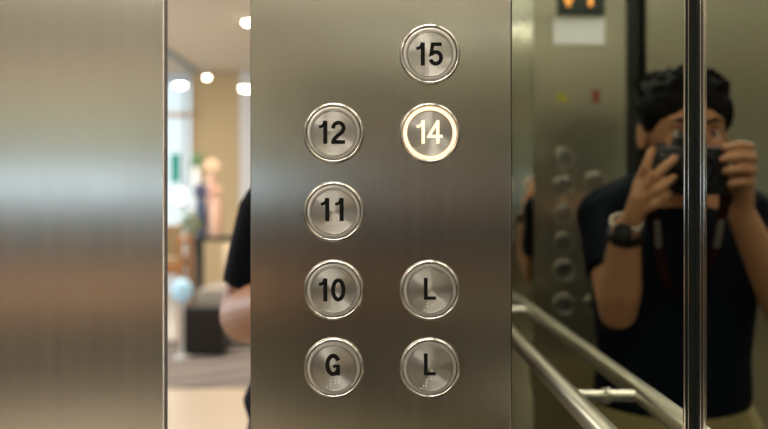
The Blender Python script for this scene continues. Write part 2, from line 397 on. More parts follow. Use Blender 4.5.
def seg(bm, pxa, pya, pxb, pyb, w=0.008):
    a = rear(pxa, pya); b = rear(pxb, pyb); o = r.location
    limb(bm, [(a[0]-o.x, 0.0085, a[1]-o.z), (b[0]-o.x, 0.0085, b[1]-o.z)], [w/2, w/2], n=8)
seg(bm, 568, 5, 568, -16, 0.012); seg(bm, 568, 5, 564, -2); seg(bm, 568, 5, 572, -2)      # arrow pointing down
o_ = from_bm('arrow', bm, DIG, r)
bm = bmesh.new(); seg(bm, 590, -16, 590, 5, 0.012); seg(bm, 590, -16, 586, -11)
from_bm('digit', bm, DIG, r)
x0, z1_ = rear(605, 18); x1, z0_ = rear(553, 45)
t = boxo('notice_plate', (x0, x1, YB, YB+0.004, z0_, z1_), mat('white_plate', (0.90, 0.90, 0.90), 0.5), bev=0.0015)
tag(t, 'blank white notice plate just below the dark floor display', 'sign')
x0, zz = rear(562, 102)
bm = bmesh.new()
vs = [bm.verts.new(v) for v in ((-0.018, 0, 0), (0.018, 0, 0), (0, 0, 0.032), (-0.018, 0.002, 0), (0.018, 0.002, 0), (0, 0.002, 0.032))]
bm.faces.new(vs[:3]); bm.faces.new(vs[3:]); bm.faces.new((vs[0], vs[1], vs[4], vs[3])); bm.faces.new((vs[1], vs[2], vs[5], vs[4])); bm.faces.new((vs[2], vs[0], vs[3], vs[5]))
t = from_bm('warning_sticker', bm, mat('yellow_sticker', (0.42, 0.36, 0.03), 0.5), loc=(x0, YB, zz)); tag(t, 'small yellow triangular warning sticker on the reflected rear panel', 'sticker')
x0, zz = rear(596, 103)
bm = bmesh.new(); box(bm, -0.010, 0.010, 0, 0.002, 0, 0.032, 0.0006)
t = from_bm('warning_sticker', bm, mat('red_sticker', (0.20, 0.035, 0.02), 0.5), loc=(x0, YB, zz)); tag(t, 'small dark red upright sticker right of the yellow triangle', 'sticker')

# ------------------------------------------------------------------ handrail on the side mirror
hr = 0.2344; rx = XW-0.0456; rzz = CAMZ-hr; y_end, y_near = -0.66, 0.80
r = empty('handrail', (XW, 0.0, rzz-0.03), 'round brushed steel handrail along the side mirror, its reflection running beside it', 'handrail')
def rel(p): return (p[0]-r.location.x, p[1]-r.location.y, p[2]-r.location.z)
bm = bmesh.new()
limb(bm, [rel(q) for q in ((rx, y_end, rzz), (rx, -0.3, rzz), (rx, 0.2, rzz), (rx, y_near, rzz))], [0.0128]*4, n=28)
from_bm('rail', bm, RAILM, r, True)
for yy in (-0.42, 0.51):
    bm = bmesh.new()
    zc = rzz
    limb(bm, [rel((rx, yy, zc-0.001)), rel((XW-0.001, yy, zc-0.001))], [0.0075, 0.0075], n=18, caps=False)
    b_ = from_bm('bracket', bm, mat('bracket_steel', (0.85, 0.80, 0.74), 0.22, 1.0) if 'bracket_steel' not in MATS else MATS['bracket_steel'], r, True)
    bm = bmesh.new()
    bmesh.ops.create_cone(bm, cap_ends=True, segments=24, radius1=0.0105, radius2=0.0095, depth=0.004, matrix=Matrix.Translation(rel((XW-0.0022, yy, zc-0.001))) @ Matrix.Rotation(PI/2, 4, 'Y'))
    from_bm('flange', bm, MATS['bracket_steel'], b_, True)

# ------------------------------------------------------------------ people
SKIN = mat('skin', (0.52, 0.25, 0.13), 0.5, noise=(40, 0.08))
SKIN2 = mat('skin_tanned', (0.38, 0.165, 0.075), 0.5, noise=(40, 0.08))
HAIR = mat('black_hair', (0.006, 0.005, 0.005), 0.75, noise=(200, 0.4), spec=0.12)
SHIRT = mat('navy_shirt', (0.005, 0.008, 0.014), 0.9, noise=(60, 0.2), spec=0.1)
KHAKI = mat('khaki_cloth', (0.30, 0.24, 0.10), 0.8, noise=(60, 0.12))
SHOE = mat('shoe_leather', (0.03, 0.025, 0.02), 0.4)
BLACKP = mat('black_camera_plastic', (0.008, 0.008, 0.008), 0.5, spec=0.3)
GLASS = mat('lens_glass', (0.02, 0.02, 0.03), 0.03, 0.0, spec=1.0)
LIP = mat('lips', (0.35, 0.13, 0.10), 0.5); EYEW = mat('eye_white', (0.7, 0.68, 0.65), 0.2); IRIS = mat('iris', (0.03, 0.015, 0.01), 0.2)

# --- the photographer, standing at the camera and reflected in the corner of the two mirrors
BX, BY = -0.06, -0.34
ph = empty('person', (BX, BY, 0), 'person in dark T-shirt holding a black camera to the face, seen in the mirrors', 'person')
O = Vector((BX, BY, 0))
def q(*p): return tuple(Vector(p)-O)
bm = bmesh.new()
HC = Vector((-0.055, -0.245, 1.505))
# head, jaw, neck
blob(bm, q(HC.x, HC.y, HC.z+0.028), (0.076, 0.094, 0.090), seg=28)
blob(bm, q(HC.x, HC.y+0.028, HC.z-0.045), (0.058, 0.062, 0.062), seg=24)
blob(bm, q(HC.x, HC.y+0.062, HC.z-0.085), (0.024, 0.022, 0.020), seg=16)
limb(bm, [q(HC.x, HC.y+0.086, HC.z+0.022), q(HC.x, HC.y+0.106, HC.z-0.012)], [0.008, 0.013], n=12)     # nose
for s in (-1, 1):
    blob(bm, q(HC.x+s*0.012, HC.y+0.098, HC.z-0.016), (0.008, 0.009, 0.006), seg=10)
    blob(bm, q(HC.x+s*0.032, HC.y+0.080, HC.z+0.018), (0.022, 0.012, 0.007), seg=12)       # brow ridge
    blob(bm, q(HC.x+s*0.040, HC.y+0.068, HC.z-0.018), (0.018, 0.016, 0.016), seg=12)       # cheekbone
    blob(bm, q(HC.x+s*0.080, HC.y-0.004, HC.z+0.004), (0.009, 0.018, 0.031), Matrix.Rotation(s*0.25, 4, 'Z'), seg=14)  # ear
limb(bm, [q(HC.x, HC.y-0.02, HC.z-0.04), q(BX, BY+0.01, 1.375)], [0.054, 0.062], n=20)
# trunk and legs
limb(bm, [q(BX, BY, 1.35), q(BX, BY+0.01, 1.22), q(BX, BY+0.01, 1.06), q(BX, BY, 0.92), q(BX, BY, 0.84)],
     [(0.15, 0.085), (0.155, 0.10), (0.135, 0.095), (0.150, 0.10), (0.14, 0.10)], n=28, flat=(1, 0, 0))
for s in (-1, 1):
    limb(bm, [q(BX+s*0.075, BY, 0.86), q(BX+s*0.09, BY+0.015, 0.46), q(BX+s*0.095, BY-0.01, 0.09)], [0.082, 0.055, 0.038], n=16)
    limb(bm, [q(BX+s*0.095, BY-0.03, 0.045), q(BX+s*0.105, BY+0.16, 0.035)], [0.036, 0.032], n=12)
SR = (0.080, BY+0.005, 1.345); SL = (-0.215, BY+0.005, 1.345)
ER = (0.085, -0.200, 1.168); EL = (-0.262, -0.225, 1.135)
WR = (0.093, -0.105, 1.325); WL = (-0.126, -0.125, 1.352)
limb(bm, [q(BX+0.05, BY, 1.375), q(*SR)], [0.055, 0.052], n=16); limb(bm, [q(BX-0.05, BY, 1.375), q(*SL)], [0.055, 0.052], n=16)
def mid(a, b, t): return tuple(Vector(a).lerp(Vector(b), t))
for S, E, W in ((SR, ER, WR), (SL, EL, WL)):
    limb(bm, [q(*S), q(*mid(S, E, .45)), q(*E)], [0.050, 0.045, 0.037], n=16)
    limb(bm, [q(*E), q(*mid(E, W, .3)), q(*W)], [0.037, 0.041, 0.026], n=16)
# right hand (towards the button panel side of the mirror image): palm and fingers round the camera
def fingers(chains):
    for pts, rr in chains: limb(bm, [q(*p) for p in pts], rr, n=10)
limb(bm, [q(*WR), q(0.082, -0.088, 1.352), q(0.071, -0.078, 1.385), q(0.070, -0.078, 1.408)], [(0.026, 0.018), (0.030, 0.017), (0.036, 0.016), (0.026, 0.014)], n=16, flat=(0.6, 0.8, 0))
fingers([
 ([(0.074, -0.072, 1.412), (0.070, -0.055, 1.437), (0.058, -0.058, 1.468)], [0.0105, 0.0095, 0.0080]),
 ([(0.072, -0.066, 1.398), (0.056, -0.046, 1.422), (0.034, -0.048, 1.442), (0.020, -0.052, 1.453)], [0.0105, 0.0098, 0.0088, 0.0078]),
 ([(0.070, -0.066, 1.380), (0.052, -0.045, 1.398), (0.032, -0.047, 1.413), (0.020, -0.052, 1.420)], [0.0105, 0.0096, 0.0086, 0.0076]),
 ([(0.070, -0.070, 1.362), (0.054, -0.050, 1.374), (0.038, -0.050, 1.386), (0.028, -0.054, 1.391)], [0.0098, 0.0088, 0.0078, 0.0070]),
 ([(0.078, -0.092, 1.368), (0.066, -0.118, 1.395), (0.046, -0.140, 1.420), (0.030, -0.142, 1.430)], [0.013, 0.0115, 0.0100, 0.0085]),
])
# left hand: four fingers stacked across the far side of the camera
limb(bm, [q(*WL), q(-0.126, -0.112, 1.385), q(-0.121, -0.104, 1.420), q(-0.117, -0.102, 1.455)], [(0.018, 0.026), (0.017, 0.031), (0.016, 0.036), (0.014, 0.026)], n=16, flat=(1, 0, 0))
fingers([
 ([(-0.116, -0.090, 1.466), (-0.117, -0.060, 1.474), (-0.094, -0.048, 1.477), (-0.070, -0.052, 1.472)], [0.0105, 0.0098, 0.0088, 0.0078]),
 ([(-0.120, -0.086, 1.448), (-0.120, -0.054, 1.454), (-0.094, -0.043, 1.457), (-0.066, -0.048, 1.452)], [0.0105, 0.0100, 0.0090, 0.0080]),
 ([(-0.122, -0.086, 1.428), (-0.121, -0.056, 1.433), (-0.096, -0.045, 1.435), (-0.070, -0.050, 1.431)], [0.0105, 0.0096, 0.0086, 0.0076]),
 ([(-0.122, -0.090, 1.408), (-0.120, -0.064, 1.412), (-0.100, -0.053, 1.412), (-0.080, -0.056, 1.409)], [0.0095, 0.0088, 0.0078, 0.0070]),
 ([(-0.118, -0.122, 1.400), (-0.104, -0.140, 1.425), (-0.082, -0.145, 1.440), (-0.066, -0.144, 1.446)], [0.013, 0.0115, 0.0100, 0.0085]),
])
remeshed('body', bm, SKIN, ph, vox=0.0032, smooth=3)
# hair: short, full at the crown, sides to the ears, fringe over the forehead
bm = bmesh.new()
blob(bm, q(HC.x, HC.y-0.012, HC.z+0.052), (0.090, 0.104, 0.080), seg=28)
blob(bm, q(HC.x, HC.y-0.045, HC.z-0.005), (0.080, 0.070, 0.075), seg=24)
for s in (-1, 1): blob(bm, q(HC.x+s*0.072, HC.y+0.012, HC.z+0.045), (0.018, 0.045, 0.040), seg=14)
for i in range(70):
    a = random.uniform(0, 2*PI); e = random.uniform(0.05, 1.25)
    d = Vector((math.cos(a)*math.cos(e)*0.088, math.sin(a)*math.cos(e)*0.100, math.sin(e)*0.080))
    if math.sin(a)*math.cos(e) > 0.45 and e < 0.45: continue
    p0 = Vector((HC.x, HC.y-0.012, HC.z+0.052)) + d
    limb(bm, [q(*p0), q(*(p0+d.normalized()*0.005+Vector((random.uniform(-.014, .014), random.uniform(0, .016), random.uniform(-.002, .006)))))], [0.012, 0.006], n=8)
for i in range(22):       # fringe
    u = -1+2*i/21; x = HC.x+u*0.062
    yy = HC.y+0.080-0.03*u*u
    limb(bm, [q(x, yy-0.012, HC.z+0.098-0.015*u*u), q(x+0.004, yy+0.006, HC.z+0.062+random.uniform(-.016, .010))], [0.012, 0.0045], n=8)
hair = remeshed('hair', bm, HAIR, ph, vox=0.0035, smooth=2)
# face details
for s in (-1, 1):
    bm = bmesh.new(); blob(bm, q(HC.x+s*0.032, HC.y+0.074, HC.z+0.000), (0.012, 0.010, 0.008), seg=16); e = from_bm('eye', bm, EYEW, ph, True)
    bm = bmesh.new(); blob(bm, q(HC.x+s*0.032, HC.y+0.083, HC.z+0.000), (0.005, 0.002, 0.005), seg=12); from_bm('iris', bm, IRIS, e, True)
    bm = bmesh.new(); limb(bm, [q(HC.x+s*0.014, HC.y+0.093, HC.z+0.020), q(HC.x+s*0.034, HC.y+0.092, HC.z+0.026), q(HC.x+s*0.050, HC.y+0.080, HC.z+0.021)], [0.003, 0.004, 0.0025], n=8); from_bm('eyebrow', bm, HAIR, ph, True)
bm = bmesh.new(); limb(bm, [q(HC.x-0.022, HC.y+0.078, HC.z-0.052), q(HC.x, HC.y+0.088, HC.z-0.051), q(HC.x+0.022, HC.y+0.078, HC.z-0.052)], [0.003, 0.006, 0.003], n=10); from_bm('mouth', bm, LIP, ph, True)
# T-shirt
bm = bmesh.new()
limb(bm, [q(BX, BY, 1.372), q(BX, BY+0.008, 1.30), q(BX, BY+0.012, 1.20), q(BX, BY+0.012, 1.06), q(BX, BY, 0.980)],
     [(0.135, 0.075), (0.172, 0.105), (0.170, 0.117), (0.155, 0.116), (0.163, 0.120)], n=32, flat=(1, 0, 0))
limb(bm, [q(BX-0.06, BY, 1.385), q(*SL)], [0.058, 0.060], n=16); limb(bm, [q(BX+0.06, BY, 1.385), q(*SR)], [0.058, 0.060], n=16)
limb(bm, [q(BX, BY+0.004, 1.37), q(BX, BY+0.008, 1.415)], [0.075, 0.064], n=20, caps=False)
for S, E in ((SR, ER), (SL, EL)):
    limb(bm, [q(*S), q(*mid(S, E, .35)), q(*mid(S, E, .62))], [0.056, 0.054, 0.052], n=20, caps=False)
remeshed('t_shirt', bm, SHIRT, ph, vox=0.005, smooth=3)
# trousers and shoes
bm = bmesh.new()
limb(bm, [q(BX, BY, 0.965), q(BX, BY, 0.92), q(BX, BY, 0.86)], [(0.158, 0.112), (0.186, 0.12), (0.180, 0.120)], n=28, flat=(1, 0, 0))
for s in (-1, 1): limb(bm, [q(BX+s*0.078, BY, 0.86), q(BX+s*0.09, BY+0.012, 0.46), q(BX+s*0.095, BY-0.01, 0.07)], [0.092, 0.072, 0.062], n=20, caps=False)
remeshed('trousers', bm, KHAKI, ph, vox=0.006, smooth=3)
for s in (-1, 1):
    bm = bmesh.new(); limb(bm, [q(BX+s*0.095, BY-0.04, 0.046), q(BX+s*0.100, BY+0.06, 0.046), q(BX+s*0.106, BY+0.17, 0.038)], [(0.045, 0.046), (0.046, 0.046), (0.043, 0.038)], n=20, flat=(1, 0, 0)); from_bm('shoe', bm, SHOE, ph, True)
# wristwatch on the near wrist
w = empty('wristwatch', mid(ER, WR, .95), 'dark wristwatch with a silvery clasp on the forearm of the person holding the camera', 'watch')
dirv = (Vector(WR)-Vector(ER)).normalized()
rotm = dirv.to_track_quat('Z', 'Y').to_matrix().to_4x4()
bm = bmesh.new(); lathe(bm, [(0.0295, -0.010), (0.0325, -0.009), (0.0325, 0.009), (0.0295, 0.010)], 32, 'Z'); bmesh.ops.transform(bm, matrix=rotm, verts=bm.verts); from_bm('strap', bm, BLACKP, w, True)
bm = bmesh.new(); lathe(bm, [(0.018, 0.0), (0.018, 0.006), (0.015, 0.009), (0, 0.009)], 32, 'Z')
bmesh.ops.transform(bm, matrix=Matrix.Translation((0.012, 0.030, 0.004)) @ Vector((0.35, 0.93, 0.1)).to_track_quat('Z', 'Y').to_matrix().to_4x4(), verts=bm.verts); from_bm('watch_case', bm, BLACKP, w, True)
w2 = empty('bracelet', mid(ER, WR, 1.10), 'silvery bracelet above the dark wristwatch', 'bracelet')
bm = bmesh.new()
for i in range(26):
    a = 2*PI*i/26; bmesh.ops.create_icosphere(bm, subdivisions=1, radius=0.0030, matrix=rotm @ Matrix.Translation((0.0285*math.cos(a), 0.0285*math.sin(a), 0)))
from_bm('beads', bm, MATS['bracket_steel'], w2, True)
# the camera in the hands
CX, CZ = -0.017, 1.436
k = empty('camera', (CX, -0.093, CZ-0.05), 'black camera with a short lens held in front of the face', 'camera')
def kb(name, dims, m, bev=0.004, par=k):
    bm = bmesh.new(); box(bm, *dims, bev=bev); return from_bm(name, bm, m, par, True)
kb('camera_body', (-0.066, 0.066, -0.028, 0.030, 0.003, 0.090), BLACKP, 0.008)
kb('viewfinder', (-0.024, 0.024, -0.030, 0.030, 0.086, 0.110), BLACKP, 0.008)
kb('grip', (0.044, 0.066, 0.028, 0.040, 0.008, 0.076), BLACKP, 0.005)
bm = bmesh.new(); lathe(bm, [(0.0, 0.02), (0.034, 0.02), (0.034, 0.052), (0.032, 0.054), (0.032, 0.078), (0.029, 0.080), (0.026, 0.080), (0.024, 0.074)], 48, 'Y', (0, 0, 0.044)); ls = from_bm('lens', bm, BLACKP, k, True)
bm = bmesh.new(); lathe(bm, [(0.0245, 0.072), (0.018, 0.076), (0.0, 0.078)], 40, 'Y', (0, 0, 0.044)); from_bm('lens_glass', bm, GLASS, ls, True)
bm = bmesh.new(); lathe(bm, [(0.0, 0.0), (0.009, 0.0), (0.009, 0.007), (0.0, 0.007)], 24, 'Z', (0.05, 0.0, 0.090)); from_bm('dial', bm, BLACKP, k, True)
STRAP = mat('camera_strap_cloth', (0.022, 0.006, 0.005), 0.9, spec=0.1)
bm = bmesh.new()
for s in (-1, 1):
    pts = [(s*0.066, -0.005, 0.07), (s*0.064, 0.004, -0.02), (s*0.050, -0.01, -0.10), (s*0.028, -0.045, -0.16), (0.0, -0.07, -0.18)]
    limb(bm, pts, [(0.010, 0.0015)]*5, n=10, flat=(1, 0, 0))
from_bm('strap', bm, STRAP, k, True)
bm = bmesh.new(); limb(bm, [(0.058, 0.006, -0.045), (0.053, -0.002, -0.09)], [(0.006, 0.0035)]*2, n=10, flat=(1, 0, 0)); from_bm('strap_buckle', bm, MATS.get('buckle') or mat('buckle', (0.18, 0.16, 0.15), 0.4, 0.5), k, True)
bm = bmesh.new(); limb(bm, [(-0.058, 0.006, -0.045), (-0.053, -0.002, -0.09)], [(0.006, 0.0035)]*2, n=10, flat=(1, 0, 0)); from_bm('strap_buckle', bm, MATS.get('buckle') or mat('buckle', (0.18, 0.16, 0.15), 0.4, 0.5), k, True)

# --- the person standing outside the door, elbow showing in the gap
PY2 = 1.62; QX = -0.035
pp = empty('person', (QX, PY2, 0), 'person in a dark T-shirt outside the door, bare elbow showing in the gap', 'person')
O2 = Vector((QX, PY2, 0))
def u(*p): return tuple(Vector(p)-O2)
bm = bmesh.new()
blob(bm, u(QX, PY2, 1.60), (0.076, 0.096, 0.10), seg=24); blob(bm, u(QX, PY2-0.03, 1.54), (0.058, 0.06, 0.065), seg=20)
limb(bm, [u(QX, PY2-0.095, 1.595), u(QX, PY2-0.112, 1.565)], [0.008, 0.012], n=10)
for s in (-1, 1): blob(bm, u(QX+s*0.078, PY2, 1.58), (0.009, 0.018, 0.03), seg=12)
limb(bm, [u(QX, PY2+0.01, 1.52), u(QX, PY2+0.01, 1.38)], [0.054, 0.064], n=16)
limb(bm, [u(QX, PY2, 1.36), u(QX, PY2, 1.25), u(QX, PY2, 1.08), u(QX, PY2, 0.90)], [(0.15, 0.09), (0.15, 0.10), (0.135, 0.095), (0.155, 0.10)], n=24, flat=(1, 0, 0))
for s in (-1, 1):
    limb(bm, [u(QX+s*0.08, PY2, 0.88), u(QX+s*0.09, PY2-0.01, 0.48), u(QX+s*0.10, PY2, 0.09)], [0.085, 0.057, 0.04], n=16)
    limb(bm, [u(QX+s*0.10, PY2+0.02, 0.045), u(QX+s*0.11, PY2-0.16, 0.035)], [0.036, 0.03], n=12)
for s in (-1, 1):
    S = (QX+s*0.144, PY2, 1.365); E = (QX+s*0.190, PY2+0.02, 1.190); W = (QX+s*0.10, PY2-0.20, 1.235)
    limb(bm, [u(*S), u(*mid(S, E, .5)), u(*E)], [0.052, 0.050, 0.048], n=16)
    limb(bm, [u(*E), u(*mid(E, W, .3)), u(*W)], [0.048, 0.046, 0.027], n=16)
    hx = lambda dx, dy, dz: u(W[0]-s*dx, W[1]-dy, W[2]+dz)
    limb(bm, [hx(0, 0, 0), hx(0.02, 0.04, 0.01), hx(0.035, 0.075, 0.015)], [(0.026, 0.017), (0.034, 0.015), (0.036, 0.012)], n=14, flat=(0, 0, 1))
    for i, (dz, ln) in enumerate(((0.034, 0.9), (0.020, 1.0), (0.004, 0.94), (-0.012, 0.75))):
        limb(bm, [hx(0.035, 0.075, dz), hx(0.052+0.01*ln, 0.10, dz), hx(0.075*ln+0.02, 0.098, dz)], [0.0095, 0.0088, 0.0075], n=8)
    limb(bm, [hx(0.012, 0.02, 0.03), hx(0.035, 0.04, 0.052), hx(0.058, 0.06, 0.056)], [0.012, 0.0105, 0.009], n=8)
remeshed('body', bm, SKIN2, pp, vox=0.004, smooth=3)
bm = bmesh.new()
limb(bm, [u(QX, PY2, 1.37), u(QX, PY2, 1.30), u(QX, PY2, 1.22), u(QX, PY2, 1.10), u(QX, PY2, 1.055)], [(0.10, 0.08), (0.150, 0.11), (0.155, 0.118), (0.175, 0.122), (0.197, 0.128)], n=28, flat=(1, 0, 0))
for s in (-1, 1):
    S = (QX+s*0.144, PY2, 1.365); E = (QX+s*0.190, PY2+0.02, 1.190)
    limb(bm, [u(QX+s*0.05, PY2, 1.385), u(*S)], [0.055, 0.055], n=16)
    limb(bm, [u(*S), u(*mid(S, E, .4)), u(*mid(S, E, .74))], [0.059, 0.058, 0.056], n=18, caps=False)
limb(bm, [u(QX, PY2+0.005, 1.38), u(QX, PY2+0.005, 1.43)], [0.078, 0.066], n=20, caps=False)
remeshed('t_shirt', bm, SHIRT, pp, vox=0.006, smooth=3)
bm = bmesh.new()
limb(bm, [u(QX, PY2, 1.03), u(QX, PY2, 0.90)], [(0.185, 0.120), (0.212, 0.13)], n=28, flat=(1, 0, 0))
for s in (-1, 1): limb(bm, [u(QX+s*0.09, PY2, 0.90), u(QX+s*0.095, PY2-0.01, 0.46), u(QX+s*0.10, PY2, 0.06)], [0.10, 0.075, 0.062], n=18, caps=False)
remeshed('trousers', bm, mat('dark_trousers', (0.010, 0.010, 0.013), 0.85), pp, vox=0.007, smooth=3)
bm = bmesh.new(); blob(bm, u(QX, PY2+0.015, 1.635), (0.084, 0.098, 0.085), seg=24); blob(bm, u(QX, PY2+0.045, 1.58), (0.074, 0.066, 0.08), seg=20); remeshed('hair', bm, HAIR, pp, vox=0.006, smooth=2)
for s in (-1, 1):
    bm = bmesh.new(); limb(bm, [u(QX+s*0.10, PY2+0.035, 0.046), u(QX+s*0.10, PY2-0.06, 0.046), u(QX+s*0.11, PY2-0.17, 0.038)], [0.046, 0.046, 0.038], n=16, flat=(1, 0, 0)); from_bm('shoe', bm, SHOE, pp, True)

# ------------------------------------------------------------------ the lobby beyond the door
LF = mat('lobby_marble', (0.56, 0.46, 0.35), 0.30, noise=(2.0, 0.08))
LC = mat('lobby_ceiling_paint', (0.66, 0.60, 0.50), 0.8)
LW = mat('lobby_wall_cream', (0.56, 0.43, 0.25), 0.6, noise=(1.5, 0.08))
WHITEW = mat('lobby_wall_white', (0.72, 0.74, 0.80), 0.6)
FY = 14.4; LH = 3.20
boxo('floor_lobby', (-7.0, 3.0, 1.0, FY+0.2, -0.05, 0.0), LF, kind='structure')
boxo('ceiling_lobby', (-7.0, 3.0, 1.25, FY+0.2, LH, LH+0.05), LC, kind='structure')
boxo('wall_lobby_back', (-7.0, 3.0, FY+0.1, FY+0.2, 0.0, LH), WHITEW, kind='structure')
boxo('wall_lobby_left', (-7.05, -7.0, 1.0, FY+0.2, 0.0, LH), LW, kind='structure')
boxo('wall_lobby_right', (3.0, 3.05, 1.0, FY+0.2, 0.0, LH), LW, kind='structure')
def lx_(px, Y): return (px-PX)/FPX*Y
def lz_(py, Y): return CAMZ+(PY-py)/FPX*Y
def pxbox(name, x0, x1, y0, y1, Y, th, m, bev=0.0, kind=None, parent=None):
    """box of the lobby from its outline in the view at distance Y"""
    return boxo(name, (lx_(x0, Y), lx_(x1, Y), Y, Y+th, max(0.0, lz_(y1, Y)), lz_(y0, Y)), m, parent, bev, kind)
t = pxbox('wall_lobby_column', 191, 239, 73.5, 400, 14.15, 0.2, LW, kind='structure')
WIN = mat('daylit_glazing', (0.6, 0.7, 0.75), 0.1, 0, (0.66, 0.86, 1.0), 0.62)
w_ = empty('window_1', (lx_(170, 14), 14.0, 0.3), None, None); w_['kind'] = 'structure'
def wb(name, x0, x1, y0, y1, Y, th, m, par=w_):
    bm = bmesh.new(); o = par.location; box(bm, lx_(x0, Y)-o.x, lx_(x1, Y)-o.x, Y-o.y, Y+th-o.y, max(0.0, lz_(y1, Y))-o.z, lz_(y0, Y)-o.z); return from_bm(name, bm, m, par)
wb('pane', 150, 191, 84, 262, 14.2, 0.03, WIN)
FR = mat('white_window_frame', (0.6, 0.62, 0.62), 0.5)
wb('frame', 183, 186, 84, 262, 14.0, 0.06, FR); wb('frame', 150, 191, 112, 117, 14.0, 0.06, mat('pale_peach_blind', (0.75, 0.62, 0.52), 0.7))
t = empty('banner', (lx_(175.5, 13.0), 13.0, 0.0), 'blurred upright teal green banner in front of the bright lobby window', 'banner')
wb('cloth', 171, 180, 154, 182, 13.0, 0.02, mat('teal_banner', (0.0, 0.28, 0.22), 0.6), par=t)
wb('pole', 175, 176, 150, 340, 13.03, 0.02, FR, par=t)
# soffit beam by the window
t = boxo('trim_1', (-2.72, -2.60, 11.6, 14.0, LH-0.02, LH), mat('grey_soffit', (0.30, 0.36, 0.40), 0.7), kind='structure')
# lobby lamps
GLOW = mat('lamp_glow', (1, 0.9, 0.8), 0.5, 0, (1.0, 0.84, 0.66), 26.0)
GLOWC = mat('lamp_glow_cool', (1, 1, 1), 0.5, 0, (0.85, 0.97, 1.0), 14.0)
def downlight(px, py, rad, lab, m=GLOW, Y=None):
    if Y is None: Y = (LH-CAMZ-0.03)*FPX/(PY-py)
    p = at(px, py, Y)
    e = empty('downlight', (p.x, p.y, p.z), lab, 'ceiling light', 'round spotlights in the lobby')
    bm = bmesh.new(); lathe(bm, [(0.0, 0.012), (rad, 0.0), (rad*0.9, -0.02), (0.0, -rad*0.6)], 24, 'Z'); from_bm('bulb', bm, m, e, True)
    bm = bmesh.new(); lathe(bm, [(rad, 0.0), (rad*1.15, 0.0), (rad*1.15, 0.02), (0.012, 0.03), (0.012, LH-p.z), (0, LH-p.z)], 24, 'Z'); from_bm('rim', bm, FR, e, True)
downlight(248, 22, 0.045, 'glowing round lobby spotlight high beside the steel panel edge')
downlight(207, 77, 0.035, 'small glowing lobby spotlight near the top of the cream column', Y=13.0)
downlight(180, 84.5, 0.075, 'large glowing lobby spotlight nearest the steel door edge', Y=13.0)
downlight(246, 88, 0.075, 'glowing lobby spotlight low beside the steel panel edge', Y=12.4)
# white pillar strip right of the column
pxbox('wall_lobby_pier', 239.5, 262, 73, 420, 14.1, 0.2, WHITEW, kind='structure')
# glowing globes added to stand for bright spots and reflections by the window
def globe(px, py, Y, rad, lab, m):
    p = at(px, py, Y)
    e = empty('glow_globe', (p.x, p.y, 0.0 if Y > 9.9 else 0.006), lab, 'lamp')
    bm = bmesh.new(); blob(bm, (0, 0, p.z), (rad, rad, rad*1.15), seg=20); from_bm('glow_ball', bm, m, e, True)
    bm = bmesh.new(); lathe(bm, [(0.0, 0.0), (0.07, 0.0), (0.065, 0.02), (0.015, 0.03), (0.015, p.z-rad), (0.0, p.z-rad)], 20, 'Z'); from_bm('pole', bm, FR, e, True)
GW = mat('white_globe', (1, 1, 1), 0.5, 0, (0.80, 0.95, 1.0), 1.7)
globe(180, 196, 12.4, 0.085, 'bright white glowing globe in place of a reflection, beside the steel door edge', GW)
globe(185, 216, 11.9, 0.06, 'smaller pale blue glowing globe just below the bright white one', mat('pale_globe', (0.8, 0.9, 1), 0.5, 0, (0.45, 0.80, 1.0), 1.0))
globe(182, 291, 8.6, 0.09, 'low pale blue glowing globe in place of a reflection, beside the dark cube table', mat('low_globe', (0.3, 0.5, 0.6), 0.5, 0, (0.50, 0.78, 1.0), 0.35))
# console with plant, vase and flowers
Y = 11.0
cn = empty('console_table', (lx_(212, Y), Y, 0), 'dark slim console table with thin legs in front of the cream column', 'table')
TOPZ = lz_(236, Y)
DK = mat('dark_wood', (0.02, 0.018, 0.014), 0.4)
bm = bmesh.new(); box(bm, -0.30, 0.42, -0.18, 0.18, TOPZ-0.05, TOPZ, 0.005); from_bm('tabletop', bm, DK, cn)
for sx, sy in ((-0.16, -0.12), (-0.16, 0.12), (0.38, -0.12), (0.38, 0.12)):
    bm = bmesh.new(); box(bm, sx-0.045, sx+0.045, sy-0.03, sy+0.03, 0.0, TOPZ-0.05); from_bm('leg', bm, DK, cn)
def leafy(name, px, py, Y, rad, m, lab, cat, n=60, pot=None, base=None):
    p = at(px, py, Y); bz = TOPZ if base is None else base
    e = empty(name, (p.x, p.y, bz), lab, cat)
    bm = bmesh.new()
    for i in range(n):
        d = Vector((random.gauss(0, 1), random.gauss(0, 1), random.gauss(0, 1))).normalized()*rad*random.uniform(.3, 1)
        R = Quaternion(Vector((random.random(), random.random(), random.random())).normalized(), random.uniform(0, 6)).to_matrix().to_4x4()
        M = Matrix.Translation(d+Vector((0, 0, p.z-bz))) @ R @ Matrix.Diagonal((rad*.26, rad*.12, rad*.03, 1))
        bmesh.ops.create_icosphere(bm, subdivisions=1, radius=1, matrix=M)
    from_bm('foliage' if 'plant' in name else 'flowers', bm, m, e)
    h = max(0.05, p.z-bz-rad*0.6)
    bm = bmesh.new(); lathe(bm, [(0.0, 0.0), (0.05, 0.0), (0.075, h*.3), (0.06, h*.7), (0.035, h), (0.0, h)], 20, 'Z'); from_bm('vase', bm, pot or FR, e, True)
leafy('potted_plant', 197, 161, 11.10, 0.10, mat('green_leaf', (0.03, 0.20, 0.07), 0.5), 'small green leafy plant at the left edge of the cream column', 'plant', base=TOPZ)
leafy('flower_vase', 201, 191, 10.9, 0.10, mat('blue_petals', (0.01, 0.03, 0.16), 0.6), 'round bunch of dark blue flowers in a vase on the console table', 'flowers', n=110, pot=mat('dark_vase', (0.03, 0.05, 0.12), 0.3))
